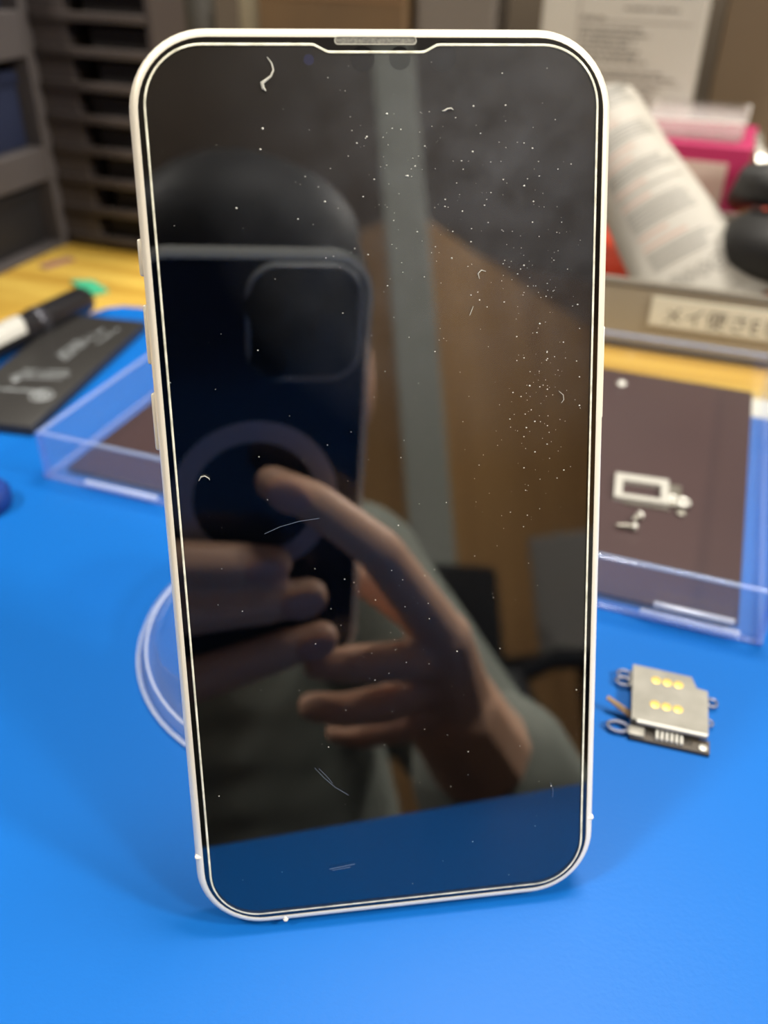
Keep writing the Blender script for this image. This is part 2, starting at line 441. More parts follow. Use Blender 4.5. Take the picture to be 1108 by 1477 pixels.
MB().lathe([(12, 27), (11, 36), (13.5, 40), (14, 46), (12.5, 49.5), (8, 51)], 32).build('knob', M_cup, cup, True)

# ------------------------------------------------------------------ clear tray with the maroon sheet
M_acr = clear_mat('clear_acrylic', (0.965, 0.975, 0.99), 0.02, 1.49, 0.02, (0.75, 0.82, 1.0))
M_acre = clear_mat('clear_acrylic_edge', (0.76, 0.84, 0.98), 0.13, 1.6, 0.08, (0.62, 0.72, 0.95))
case = thing('clear_tray', 'shallow clear acrylic tray lying open on the mat behind the phone', 'tray', (-154, 100.2, 0), rz=R(-0.5))
CW, CD, CH, CT = 216.5, 150, 16, 1.8
MB().box((CT, CT, 0.15), (CW - CT, CD - CT, 1.5)).build('base', M_acr, case)
for lo, hi in (((0, 0, .15), (CW, CT, CH)), ((0, CD - CT, .15), (CW, CD, CH)), ((0, CT, .15), (CT, CD - CT, CH)), ((CW - CT, CT, .15), (CW, CD - CT, CH))):
    MB().box(lo, hi).build('side_wall', M_acr, case)
# rims: edge brightness put into the colour as bluish haze
for a, b in (((0, 0), (CW, 0)), ((CW, 0), (CW, CD)), ((CW, CD), (0, CD)), ((0, CD), (0, 0))):
    dx, dy = (CT, CT)
    lo = (min(a[0], b[0]) - .15 if a[0] != b[0] or a[0] == 0 else CW - CT, min(a[1], b[1]) - .15 if a[1] != b[1] or a[1] == 0 else CD - CT, CH)
    hi = (max(a[0], b[0]) + .15 if a[0] != b[0] or a[0] == CW else CT, max(a[1], b[1]) + .15 if a[1] != b[1] or a[1] == CD else CT, CH + 0.7)
    MB().box(lo, hi, ch=0.25).build('rim', M_acre, case, True)
for a, b in (((-0.3, -0.3, 0.1), (CW + .3, 1.0, 1.5)), ((-0.3, -0.3, 0.1), (1.0, CD, 1.4)), ((CW - 1, -0.3, .1), (CW + .3, CD, 1.4))):
    MB().box(a, b, ch=0.25).build('foot_rim', M_acre, case, True)
for x, y in ((0, 0), (CW, 0), (CW, CD), (0, CD)):
    MB().lathe([(1.1, .15), (1.1, CH)], 10, T(x + (0.8 if x == 0 else -0.8), y + (0.8 if y == 0 else -0.8), 0)).build('corner_post', M_acre, case, True)
M_latch = clear_mat('acrylic_latch', (0.85, 0.88, 0.97), 0.3, 1.6, 0.05)
for xa, xb, z in ((186, 211, 2.0), (189, 209, 5.2), (16, 42, 1.8)):
    MB().box((xa, -1.3, z), (xb, 0.1, z + 1.5), ch=0.5).build('latch', M_latch, case, True)
M_sheet = mat('maroon_film', (84, 62, 62), 0.38, noise=(14, (76, 56, 58)))
MB_s = MB().prism([(0, 0), (206, 0), (206, 143), (0, 143)], 1.6, 1.9, T(-149.4, 105.3, 0) @ RZ(-0.8))
tag(MB_s.build('maroon_sheet', M_sheet), 'dark maroon rectangular sheet lying in the clear tray', 'sheet')
# pale specks on the sheet, back corner
M_met = mat('bright_steel', (188, 186, 178), 0.42, metal=0.6)
M_metd = mat('dull_steel', (150, 146, 136), 0.42, metal=0.85, noise=(300, (128, 124, 114)))
MB().lathe([(1.6, 0), (1.9, .5), (1.2, 1.2), (.4, 1.4)], 14, T(10.6, 233.5, 1.95)).build('steel_screw', M_met, None, True)
tag(bpy.data.objects['steel_screw'], 'lone small screw at the far edge of the maroon sheet', 'screw', 'loose small screws')
def small_screw(x, y, label, rz, L=4.2):
    t = thing('steel_screw', label, 'screw', (x, y, 1.95), rz=rz, group='loose small screws')
    MB().lathe([(0.5, -.9), (1.25, -0.9), (1.35, -0.3), (1.1, 0.1), (0.3, 0.2)], 14, T(0, 0, 1.35) @ RY(90)).build('screw_head', M_met, t, True)
    MB().lathe([(0.2, -L), (0.62, -L + .5), (0.5, -L + .9), (0.66, -L + 1.3), (0.5, -L + 1.7), (.66, -L + 2.1), (0.6, -.9)], 10, T(0, 0, 1.35) @ RY(90)).build('shank', M_metd, t, True)
small_screw(27.5, 142.5, 'tiny steel screw standing farthest back of the pair in front of the metal bracket', R(60), 4)
small_screw(27.0, 135.5, 'tiny steel screw lying nearest the viewer on the maroon sheet', R(10), 6)
# bracket
bk = thing('metal_bracket', 'bright steel frame bracket with an eyelet lying on the maroon sheet', 'bracket', (18.6, 149.8, 1.95), rz=R(5))
def frame_mb(w_, h_, t_, z0, z1, x0=0, y0=0):
    m_ = MB()
    m_.box((x0, y0, z0), (x0 + w_, y0 + t_, z1)); m_.box((x0, y0 + h_ - t_ * 1.6, z0), (x0 + w_, y0 + h_, z1))
    m_.box((x0, y0 + t_, z0), (x0 + t_, y0 + h_ - t_ * 1.6, z1)); m_.box((x0 + w_ - t_, y0 + t_, z0), (x0 + w_, y0 + h_ - t_ * 1.6, z1))
    return m_
frame_mb(16.5, 14.5, 2.4, 0, 1.6).build('plate', M_met, bk)
MB().box((16.5, 0.8, 0.2), (20.5, 13, 1.0), ch=.3).build('side_plate', M_metd, bk, True)
MB().tube([(20.6 + 1.9 * math.cos(a * PI / 8), 2.6 + 1.9 * math.sin(a * PI / 8), 1.3) for a in range(16)], 0.65, 8, loop=True).build('eyelet', M_met, bk, True)
MB().tube([(17.6 + 1.3 * math.cos(a * PI / 8), 4.0 + 1.3 * math.sin(a * PI / 8), 1.2) for a in range(16)], 0.5, 8, loop=True).build('eyelet', M_met, bk, True)
MB().lathe([(0.2, 0), (1.5, .2), (1.5, .8), (.4, 1.1)], 14, T(20.2, -2.2, 0)).build('stud', M_metd, bk, True)
MB().box((3, -1.6, .1), (17, -.9, .5)).build('lip', M_metd, bk)

# ------------------------------------------------------------------ SIM card reader
M_nick = mat('brushed_nickel', (142, 139, 130), 0.5, metal=0.5, noise=(160, (124, 121, 112)))
M_gold = mat('gold_contact', (214, 184, 92), 0.4, metal=0.4)
sr = thing('sim_card_reader', 'small nickel SIM card reader with six gold contacts lying on the mat', 'card reader', (34.6, 57.6, 0), rz=R(3.5))
pl = [(0, 1.6), (16.6, 1.6), (16.6, 15.2), (14.1, 15.6), (13.0, 19.0), (-0.6, 19.4)]
MB().prism(pl, 1.2, 3.0).build('shell', M_nick, sr)
for i in range(6):
    x = 4.9 + (i % 3) * 2.55; y = 15.4 - (i // 3) * 8.0
    c_ = MB().lathe([(1.12, 3.0), (1.1, 3.12), (0.75, 3.22), (.1, 3.26)], 20, T(x, y, 0)).build('gold_contact', M_gold, sr, True)
    MB().lathe([(0.22, 3.24), (0.2, 3.36), (.05, 3.4)], 10, T(x + .15, y - .1, 0)).build('pip', mat('contact_pip', (170, 140, 60), 0.4, metal=.8), c_, True)
MB().tube([(1.2, 1.5, 2.5), (16.4, 1.5, 2.5)], 0.62, 8).build('folded_lip', M_met, sr, True)
MB().box((0.2, -2.2, 0.1), (17.2, 1.6, 1.0)).build('connector_board', mat('dark_flex', (62, 54, 44), 0.45), sr)
M_dk = mat('connector_dark', (40, 38, 34), 0.4, metal=.5)
for i in range(6):
    MB().box((5.6 + i * 1.05, -1.7, 1.0), (6.2 + i * 1.05, 1.2, 1.8), ch=.12).build('pin', M_met, sr)
for i in range(4):
    MB().tube([(3.4 + i * .62, -.6, 1.2), (3.4 + i * .62, 1.0, 2.0), (3.6 + i * .62, 1.9, 3.05)], .12, 6).build('spring', M_dk, sr, True)
    MB().tube([(11.4 + i * .62, -.8, 1.2), (11.4 + i * .62, 1.0, 2.0), (11.5 + i * .62, 1.9, 3.05)], .12, 6).build('spring', M_dk, sr, True)
MB().box((-0.4, -1.9, .9), (3.2, .9, 1.7), ch=.3).build('bar', M_nick, sr, True)
MB().lathe([(.9, 1), (.9, 1.3), (.3, 1.4)], 12, T(15.8, -.9, 0)).build('rivet', M_met, sr, True)
def loop(cx, cy, rx, ry, z, r=.36):
    MB().tube([(cx + rx * math.cos(a * PI / 9), cy + ry * math.sin(a * PI / 9), z) for a in range(18)], r, 8, loop=True).build('mounting_lug', mat('lug_steel', (150, 154, 172), .25, metal=.8), sr, True)
loop(-2.3, 17.3, 1.6, 1.2, 1.2); loop(-2.1, 14.9, 1.9, 1.2, 1.0); loop(-2.6, 0.2, 2.3, 1.5, 0.9, .46); loop(17.9, 13.8, 1.1, 1.3, 1.0, .38); loop(17.2, 7.2, .8, .9, 1.0, .3)
MB().box((-0.9, 13.4, .7), (0.4, 18.6, 1.6)).build('lug_base', M_nick, sr)
fx = MB(); fx.add([(-0.2, 3.2, 1.2), (-0.2, 5.4, 1.2), (-5.6, 6.6, 3.4), (-6.0, 5.6, 3.2), (-0.2, 3.2, 1.45), (-0.2, 5.4, 1.45), (-5.6, 6.6, 3.65), (-6.0, 5.6, 3.45)],
                  [(0, 1, 2, 3), (7, 6, 5, 4), (0, 4, 5, 1), (1, 5, 6, 2), (2, 6, 7, 3), (3, 7, 4, 0)])
fx.build('flex_tail', mat('brown_flex', (104, 84, 62), 0.4, metal=.3), sr)

# ------------------------------------------------------------------ battery, pen and odds on the left
bat = thing('phone_battery', 'flat black phone battery with faint white printing lying left of the clear tray', 'battery', (-174.3, 120.6, 0), rz=R(8.7))
MB().box((-36, 0, 0.1), (0, 96.5, 4.2), ch=0.8).build('cell', mat('battery_black', (46, 44, 42), 0.45, bump=(200, .2)), bat, True)
M_pr = mat('grey_print', (150, 154, 156), 0.6)
pr = MB(); rr = random.Random(3)
def dashes(x0, y0, x1, y1, n, hgt, fill=.75):
    for k in range(n):
        if rr.random() > fill: continue
        t0, t1 = k / n, (k + .72) / n
        a = Vector((x0 + (x1 - x0) * t0, y0 + (y1 - y0) * t0)); b_ = Vector((x0 + (x1 - x0) * t1, y0 + (y1 - y0) * t1))
        q = Vector((-(y1 - y0), x1 - x0)).normalized() * hgt * rr.uniform(.5, 1)
        pr.add([(a.x, a.y, 4.215), (b_.x, b_.y, 4.215), (b_.x + q.x, b_.y + q.y, 4.215), (a.x + q.x, a.y + q.y, 4.215)], [(0, 1, 2, 3)])
for k in range(3): dashes(-14 - k * 2.4, 52, -13 - k * 2.4, 84 - k * 6, 16, 1.7)
dashes(-9, 70, -7, 86, 10, 1.6)
for k in range(3): dashes(-27 + k * 1, 33 + k * 3.2, -6, 36 + k * 3.2, 15, 1.8)
pr.build('printed_text', M_pr, bat, False, 'stuff')
pr = MB(); dashes(-34, 22, -9, 24, 22, 2.2, 1)
pr.tube([(-8 + 4 * math.cos(a * PI / 10), 22 + 4 * math.sin(a * PI / 10), 4.2) for a in range(20)], .45, 4, loop=True)
pr.tube([(-8 + 2 * math.cos(a * PI / 10), 22 + 2 * math.sin(a * PI / 10), 4.2) for a in range(20)], .5, 4, loop=True)
pr.box((-25, 30, 4.2), (-22.5, 33, 4.22))
pr.build('printed_symbol', M_pr, bat, False, 'stuff')

pen = thing('marker_pen', 'thick black marker pen with a white label lying beside the black battery', 'pen', (-224.6, 233, 6.4), mtx=T(-.2235, .2235, .0066) @ RZ(-94.0))
M_pen = mat('pen_black', (16, 16, 20), 0.28, coat=.3)
MB().lathe([(2.5, 0), (4.6, .4), (5.8, 2.2), (6.3, 6), (6.5, 30)], 24, RY(90)).build('cap', M_pen, pen, True)
MB().lathe([(6.7, 30), (6.75, 31), (6.75, 33.5), (6.5, 34)], 24, RY(90)).build('ring', mat('pen_ring', (60, 60, 66), 0.25, metal=.6), pen, True)
MB().lathe([(6.2, 34), (6.4, 36), (6.4, 130), (5, 134)], 24, RY(90)).build('barrel', M_pen, pen, True)
lab = MB()
rg = []
for x in [41 + 1.5 * i for i in range(40)]:
    k_ = min(1, (x - 40.5) / 3.5)
    rg.append([(x, 6.52 * math.cos(R(a)), 6.52 * math.sin(R(a))) for a in [90 - 75 * k_ + 150 * k_ * j / 12 for j in range(13)]])
n_ = 13
lab.add([p for r_ in rg for p in r_], [(a * n_ + i, a * n_ + i + 1, (a + 1) * n_ + i + 1, (a + 1) * n_ + i) for a in range(len(rg) - 1) for i in range(n_ - 1)])
pl_ = lab.build('label', mat('pen_label', (196, 194, 186), 0.5), pen, True)
pr = MB()
for k in range(12):
    x = 48 + k * 4.0
    for a0, a1 in ((60, 100),):
        pr.add([(x, 6.6 * math.cos(R(a0)), 6.6 * math.sin(R(a0))), (x + 1.1, 6.6 * math.cos(R(a0)), 6.6 * math.sin(R(a0))), (x + 1.1, 6.6 * math.cos(R(a1)), 6.6 * math.sin(R(a1))), (x, 6.6 * math.cos(R(a1)), 6.6 * math.sin(R(a1)))], [(0, 1, 2, 3)])
pr.build('printed_text', mat('pen_print', (130, 128, 124), .6), pl_, False, 'stuff')

tag(MB().prism([(-258, 257), (-248, 261), (-233, 252), (-238, 244.5), (-247, 249)], -1.9, -.6).build('green_scrap', mat('green_paper', (60, 190, 140), .7)), 'small mint green scrap on the wood beyond the pen tip', 'scrap')
tag(MB().prism([(-287, 270), (-281, 268), (-276, 285), (-281, 287)], -1.95, -1.2).build('mauve_scrap', mat('mauve_paper', (150, 104, 96), .8)), 'small mauve scrap on the wood near the grey rack', 'scrap')
tag(MB().prism([(53.5, 228.5), (84, 227.2), (84.8, 243), (54.2, 244.3)], 0.02, .1, T(0, 0, 0.0)).build('white_slip', mat('white_paper', (190, 184, 168), .7)), 'white paper slip under the far right corner of the clear tray', 'paper')
MB().lathe([(8, 0), (8.6, 1), (8.6, 5), (7.4, 6.5), (3, 6.8)], 28, T(-161, 80, 0)).build('blue_puck', mat('navy_plastic', (18, 62, 150), .45), None, True)
tag(bpy.data.objects['blue_puck'], 'small dark blue round puck on the mat at the left edge', 'puck')

# ------------------------------------------------------------------ stack of drawer trays at the back left
M_dt = mat('smoky_plastic', (94, 84, 80), 0.35, noise=(6, (82, 74, 70)))
M_dts = clear_mat('smoky_clear', (0.55, 0.50, 0.48), 0.25, 1.45, 0.1, (0.30, 0.27, 0.26))
stk = thing('tray_stack', 'tall stack of shallow grey drawer trays standing at the back left of the bench', 'drawer unit', (-295.2, 308, -2))
NP = 9
for i in range(NP):
    z = 3 + i * 15.0
    tr = MB().box((20.2, 2, z), (64, 28, z + 1.6)).build('tray', M_dt, stk)
    MB().box((2, -2, z), (64, 1.6, z + 4.2), ch=.6).build('front_lip', M_dt, tr, True)
    MB().box((20.2, 2, z + 1.6), (21.5, 28, z + 9)).build('tray_side', M_dt, tr)
MB().box((0, 0, 0), (20, 30, NP * 15 + 6), ch=.5).build('side_panel', M_dt, stk)
MB().box((64, 0, 0), (67, 30, NP * 15 + 6)).build('side_panel', M_dt, stk)
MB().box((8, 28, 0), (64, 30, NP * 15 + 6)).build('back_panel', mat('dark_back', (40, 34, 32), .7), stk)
MB().box((0, 0, NP * 15 + 6), (67, 30, NP * 15 + 9)).build('top_panel', M_dt, stk)
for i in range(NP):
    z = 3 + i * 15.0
    # dark blocks filling the slots
    MB().box((24 + (i * 7) % 9, 5, z + 1.6), (62, 26, z + 12.0)).build('slot_block', mat('slot_dark', (36, 30, 30), .8), stk)

# rack at the far left
M_rk = mat('grey_rack', (100, 93, 92), 0.5, noise=(8, (86, 80, 80)))
rk = thing('desk_rack', 'grey rack with dark gaps at the left end of the bench', 'rack', (-296, 322, -2))
for z0, z1 in ((0, 3), (35, 51), (92, 112), (150, 154)):
    MB().box((-190, -168, z0), (0, -1, z1), ch=.8).build('shelf_board', M_rk, rk)
MB().box((-190, -20, 0), (0.4, -1, 154), ch=.5).build('upright', M_rk, rk)
MB().box((-190, -168, 0), (0.4, -162, 154), ch=.5).build('upright', M_rk, rk)
MB().box((-193, -168, 0), (-190, -1, 154)).build('back_panel', mat('rack_dark', (30, 30, 36), .7), rk)
for z0, z1, c, lb in ((1.2, 30, (14, 12, 14), 'black box in the lowest gap of the grey rack'), (49.2, 84, (16, 24, 48), 'dark navy box in the middle gap of the grey rack'), (110.2, 140, (24, 28, 44), 'dark navy box in the top gap of the grey rack')):
    t = thing('storage_box', lb, 'box', (-303, 228, z0), group='boxes in the grey rack')
    MB().box((-160, -66, 0), (0, 71, z1 - z0 - 6), ch=1).build('body', mat('box_%d_%d_%d' % c, c, .6), t, True)
    MB().box((-161, -67, z1 - z0 - 6), (1, 72, z1 - z0), ch=1).build('lid', mat('box_%d_%d_%d' % c, c, .6), t, True)

# ------------------------------------------------------------------ grey bin with label at the right
M_bin = mat('taupe_plastic', (158, 147, 126), 0.5)
bn = thing('storage_bin', 'taupe plastic bin with a white label on its front at the back right', 'bin', (-40, 279, -2))
BW, BD, BH = 230, 120, 28
MB().box((0, 0, 0), (BW, BD, 2.4)).build('base', M_bin, bn)
for lo, hi in (((0, 0, 0), (BW, 2.5, BH)), ((0, BD - 2.5, 0), (BW, BD, BH)), ((0, 2.5, 0), (2.5, BD - 2.5, BH)), ((BW - 2.5, 2.5, 0), (BW, BD - 2.5, BH))):
    MB().box(lo, hi).build('side_wall', M_bin, bn)
MB().tube([(1.2, 1.2, BH), (BW - 1.2, 1.2, BH), (BW - 1.2, BD - 1.2, BH), (1.2, BD - 1.2, BH)], 2.0, 8, loop=True).build('rim', mat('taupe_rim', (136, 126, 110), .7), bn, True)
lb = MB().box((54.5, -0.7, 11.5), (134, 0, 24.2), ch=.25).build('label', mat('label_white', (232, 226, 204), .5), bn)
MB().tube([(56, -.72, 12.4), (132, -.72, 12.4)], .2, 5).build('label_line', mat('label_grey', (150, 146, 132), .6), lb)
text_mesh('メイ便さEヒリ用', 8.6, 'printed_text', mat('label_black', (70, 66, 58), .6), lb, T(59.5, -0.74, 14.1) @ RX(90), .02)

# red tray inside bin
rd = thing('red_case', 'orange-red plastic case lying in the taupe bin under the white tube', 'case', (-32, 330, .6))
MB().box((0, 0, 0), (180, 62, 17), ch=2).build('body', mat('red_plastic', (216, 62, 24), .45), rd, True)
MB().box((-.6, -.6, 11), (180.6, 62.6, 12), ch=.3).build('seam', mat('red_dark', (160, 36, 16), .5), rd, True)

# white tube
A = Vector((38, 301, 14)); B = Vector((-30, 358, 78))
ax = (B - A).normalized(); side = Vector((1, -0.0, 0.0)); side = (side - ax * side.dot(ax)).normalized(); nrm = side.cross(ax).normalized()
tm = Matrix((side, ax, nrm)).transposed().to_4x4(); tm.translation = A * S
tb = thing('squeeze_tube', 'white squeeze tube with rows of grey print standing slanted in the taupe bin', 'tube', mtx=tm)
LT = (B - A).length
def sec(t):          # half width, half height at t in 0..1
    e = min(1, t / 0.75)
    return 25.5 - 6.5 * e ** 1.2, 1.0 + 16.5 * math.sin(min(1, t / .85) * PI / 2) ** 0.9
rg = []
for k in range(25):
    t = k / 24; a_, b_ = sec(t)
    rg.append([(a_ * math.cos(2 * PI * i / 40), t * LT * .92, b_ * math.sin(2 * PI * i / 40)) for i in range(40)])
M_tube = mat('tube_white', (186, 180, 168), 0.65)
MB().rings(rg).build('body', M_tube, tb, True)
MB().box((-25.6, -6, -1.05), (25.6, 1, 1.05), ch=.4).build('crimp', M_tube, tb, True)
MB().rings([[(a_ * 19 * math.cos(2 * PI * i / 40), y_, a_ * 17 * math.sin(2 * PI * i / 40)) for i in range(40)] for a_, y_ in ((1, LT * .92), (.97, LT * .96), (.86, LT * .99), (.6, LT * 1.01))]).build('rounded_end', M_tube, tb, True)
def sp_(x, y):       # point on the upper surface
    t = max(0, min(1, y / (LT * .92))); a_, b_ = sec(t)
    if y < 0: a_, b_ = 25.6, 1.05
    x = max(-a_ * .98, min(a_ * .98, x))
    return (x, y, b_ * math.sqrt(max(0, 1 - (x / a_) ** 2)) + .12)
def band(mb, y, x0, x1, h, n=10):
    for i in range(n):
        xa = x0 + (x1 - x0) * i / n; xb = x0 + (x1 - x0) * (i + 1) / n
        mb.add([sp_(xa, y), sp_(xb, y), sp_(xb, y + h), sp_(xa, y + h)], [(0, 1, 2, 3)])
g_, p_ = MB(), MB()
y = 22.0
for blk in (5, 0, 6, 1, 4, 0, 5, 0, 6):
    for k in range(blk):
        band(g_, y, -15, 15 - rr.random() * 6, .8); y += 1.75
    band(p_, y + 1.0, -15, rr.uniform(-2, 6), 1.3, 6); y += 4.6
g_.build('printed_text', mat('tube_print', (128, 124, 116), .5), tb, False, 'stuff')
p_.build('printed_heading', mat('tube_pink', (190, 156, 140), .5), tb, False, 'stuff')
lg = MB()
for cx, r_ in ((10.5, 4.0), (3.5, 3.0), (-3, 3.0), (-9, 3.0)):
    for q in range(24):
        a0, a1 = 2 * PI * q / 24, 2 * PI * (q + 1) / 24
        P_ = [sp_(cx + rad * math.cos(a), 14 + rad * math.sin(a)) for rad, a in ((r_, a0), (r_, a1), (r_ * .84, a1), (r_ * .84, a0))]
        lg.add(P_, [(0, 1, 2, 3)])
    for q in range(3):
        band(lg, 12.7 + q * 1.0, cx - r_ * .4, cx + r_ * .4, .5, 2)
lg.build('printed_symbols', mat('tube_symbol', (118, 114, 106), .5), tb, False, 'stuff')

# black roll with silver core
bl = thing('black_strap', 'thick black rubber strap coiled at the right edge of the picture', 'strap', (70, 346, 0))
MB().tube([(-30, -6, 48), (-25, -16, 58), (-14, -22, 60), (-4, -26, 52), (8, -30, 46), (30, -34, 42), (60, -36, 40)], [5, 9, 10, 10, 9, 9, 9], 12).build('strap', mat('black_rubber', (26, 25, 24), .5), bl, True)
MB().tube([(-34, -14, 30), (-22, -26, 36), (0, -34, 38), (26, -38, 34), (60, -40, 30)], [8, 14, 15, 15, 15], 14).build('strap', MATS['black_rubber'], bl, True)
sl = thing('silver_reel', 'shiny silver metal reel behind the black strap', 'reel', (64, 378, 26))
MB().lathe([(6, -16), (20, -16), (20, -13), (12, -12), (12, 12), (20, 13), (20, 16), (6, 16)], 32, T(0, 0, 30) @ RY(70) @ RZ(0)).build('body', mat('silver', (205, 200, 190), .22, metal=.9), sl, True)
MB().lathe([(6.2, -18), (6.2, 18)], 20, T(0, 0, 30) @ RY(70)).build('hub', mat('brass', (190, 160, 100), .35, metal=.7), sl, True)
MB().box((-16, -16, -26), (16, 16, 12), ch=2).build('stand', mat('reel_stand', (60, 58, 56), .5), sl, True)

# pink box in clear pouch
pk = thing('pink_carton', 'pink cardboard carton with a white label behind the white tube', 'carton', (-14, 405, -2), rz=R(-2))
M_pink = mat('pink_card', (196, 48, 104), .5)
MB().box((0, 0, 0), (58, 60, 60), ch=.8).build('box', M_pink, pk)
lb2 = MB().box((10, -.5, 31), (48, 0, 52)).build('label', mat('carton_label', (226, 208, 192), .5), pk)
mm = MB()
for k in range(3): mm.box((14, -.6, 35 + k * 5), (40 - k * 4, -.5, 36.4 + k * 5))
mm.build('printed_text', mat('carton_print', (190, 172, 160), .6), lb2, False, 'stuff')
pouch = thing('clear_pouch', 'clear plastic pouch lying on top of the pink carton', 'pouch', (-16, 408, 58.2), rz=R(-2))
MB().box((6, 2, 0), (54, 52, 11), ch=3).build('bag', clear_mat('pouch_clear', (.92, .9, .9), .2, 1.4, .15, (.75, .7, .68)), pouch, True)
MB().tube([(6, 2, 9), (54, 2, 10), (54, 52, 10), (6, 52, 9)], .7, 6, loop=True).build('seam', clear_mat('pouch_seam', (.85, .85, .85), .5, 1.4, .15, (.85, .82, .78)), pouch, True)

# white paper box with text
wbx = thing('white_package', 'tall off-white package printed with columns of small text at the back', 'package', (-78, 462, -2))
M_wp = mat('package_white', (166, 162, 152), .6)
MB().box((0, 0, 0), (86, 48, 190), ch=.8).build('box', M_wp, wbx)
mm = MB(); r2 = random.Random(9)
def line(x0, x1, z, h=1.1):
    x = x0
    while x < x1:
        l_ = r2.uniform(1.5, 6); mm.box((x, -.12, z), (min(x + l_, x1), 0, z + h)); x += l_ + r2.uniform(.6, 1.4)
z = 112
for n_l, x0, x1 in ((1, 44, 78), (1, 22, 36), (7, 22, 60), (2, 22, 76), (6, 22, 70), (3, 22, 76)):
    for k in range(n_l):
        line(x0, x1 - r2.random() * 12, z); z -= 2.6
    z -= 2.4
mm.build('printed_text', mat('package_print', (96, 90, 84), .6), wbx, False, 'stuff')
mm = MB()
for z in (62, 76.5, 106, 119): mm.box((20, -.1, z), (80, 0, z + .5))
mm.box((20, -.1, 50), (20.5, 0, 150))
mm.build('printed_lines', mat('package_line', (124, 116, 108), .6), wbx, False, 'stuff')
for k in range(3):
    MB().box((24 + k * 9, -.13, 118), (30 + k * 9, 0, 130)).build('pictogram', mat('package_orange', (186, 150, 126), .6), wbx)
mm = MB()
for k in range(24): mm.box((85.9, 6 + (k % 3), 60 + k * 4), (86.15, 30 - (k * 5 % 11), 61.4 + k * 4))
mm.build('side_print', MATS['package_print'], wbx, False, 'stuff')

# brown board box behind right
cb = thing('cardboard_box', 'large plain brown cardboard box at the back right', 'box', (16, 515, -2))
M_cb = mat('cardboard', (104, 88, 66), .8, noise=(9, (96, 80, 60)))
MB().box((0, 0, 0), (300, 90, 260), ch=1.5).build('carton', M_cb, cb)
MB().box((128, -.3, 0), (172, 0, 260)).build('tape', mat('parcel_tape', (112, 94, 68), .3), cb)
MB().box((2, -.4, 258), (298, 88, 260.4)).build('flap', M_cb, cb)

# things seen just above the phone's top edge
ob = thing('brown_carton', 'wide brown carton standing behind the top edge of the phone', 'carton', (-246, 452, -2), rz=R(1))
MB().box((0, 0, 0), (91, 50, 122), ch=1).build('box', mat('kraft_dark', (116, 88, 52), .7, noise=(12, (92, 70, 42))), ob)
MB().box((0, -.3, 110), (91, 0, 112)).build('seam', mat('kraft_seam', (90, 66, 40), .7), ob)
gp = thing('grey_carton', 'plain grey carton between the brown carton and the white package', 'carton', (-152, 464, -2))
MB().box((0, 0, 0), (46, 40, 132), ch=1).build('box', mat('grey_card', (112, 104, 96), .6), gp)
MB().box((0, -.3, 119), (46, 0, 120.2)).build('seam', mat('grey_seam', (100, 92, 84), .7), gp)
def bottle(x, y, r, h, m, label, capm):
    t = thing('bottle', label, 'bottle', (x, y, -2), group='bottles at the back')
    MB().lathe([(r * .92, 0), (r, 2), (r, h * .7), (r * .85, h * .78), (r * .45, h * .84), (r * .42, h * .88)], 24).build('body', m, t, True)
    MB().lathe([(r * .5, h * .88), (r * .5, h), (r * .42, h * 1.01)], 20).build('cap', capm, t, True)
M_cream = mat('cream_plastic', (176, 164, 138), .45); M_dg = mat('dark_grey_plastic', (52, 50, 46), .45)
bottle(-316, 478, 8, 165, M_cream, 'cream bottle at the back, nearest the tray stack', M_cream)
bottle(-296, 470, 10, 175, M_dg, 'dark grey bottle at the back between the cream bottle and the brown carton', M_dg)
bottle(-266, 482, 7, 170, M_cream, 'slim cream bottle at the back just left of the brown carton', M_cream)

# ------------------------------------------------------------------ photographer (seen mirrored in the screen)
def CP(r, u, f): return CAM + C_R * r + C_U * u + C_F * f
cm = Matrix((C_R, C_U, C_F)).transposed().to_4x4(); cm.translation = CAM * S      # x right, y up, z towards the scene
hp = thing('camera_phone', 'dark navy phone in a clear case held by two hands, mirrored in the screen', 'phone', mtx=cm)
M_navy = mat('navy_glass', (9, 22, 48), 0.18, spec=.5)
hc = (-4.2, -58.9)         # body centre
def hrect(w2, h2, r, ins=0): return [(x + hc[0], y + hc[1]) for x, y in rrect(w2, -h2, h2, r, 10, ins)]
MB().prism(hrect(35.7, 73.4, 11), -11, -3.6).build('body', M_navy, hp)
M_case = clear_mat('case_clear', (.96, .97, .98), .40, 1.5, .06, (.75, .78, .78))
cs = MB().rings([[(x, y, z) for x, y in hrect(35.7, 73.4, 11, i)] for i, z in ((-0.1, -12), (-1.6, -12), (-2.0, -8), (-1.8, -3.2), (-0.6, -2.4), (0.5, -2.6), (-.1, -4))], loop=True).build('case_rim', M_case, hp, True)
plo = [(x + 11.5, y - 5.4) for x, y in rrect(16.4, -16.6, 16.6, 8.5, 10)]
MB().prism(plo, -3.6, -1.7).build('camera_plate', mat('plate_black', (4, 6, 10), .15), hp)
MB().rings([[(x, y, z) for x, y in [(x + 11.5, y - 5.4) for x, y in rrect(18.2, -18.4, 18.4, 10, 10, i)]] for i, z in ((-.3, -3.4), (-.1, -1.6), (0.5, -0.9), (1.1, -1.0), (1.4, -3.4))], loop=True).build('plate_guard', M_case, hp, True)
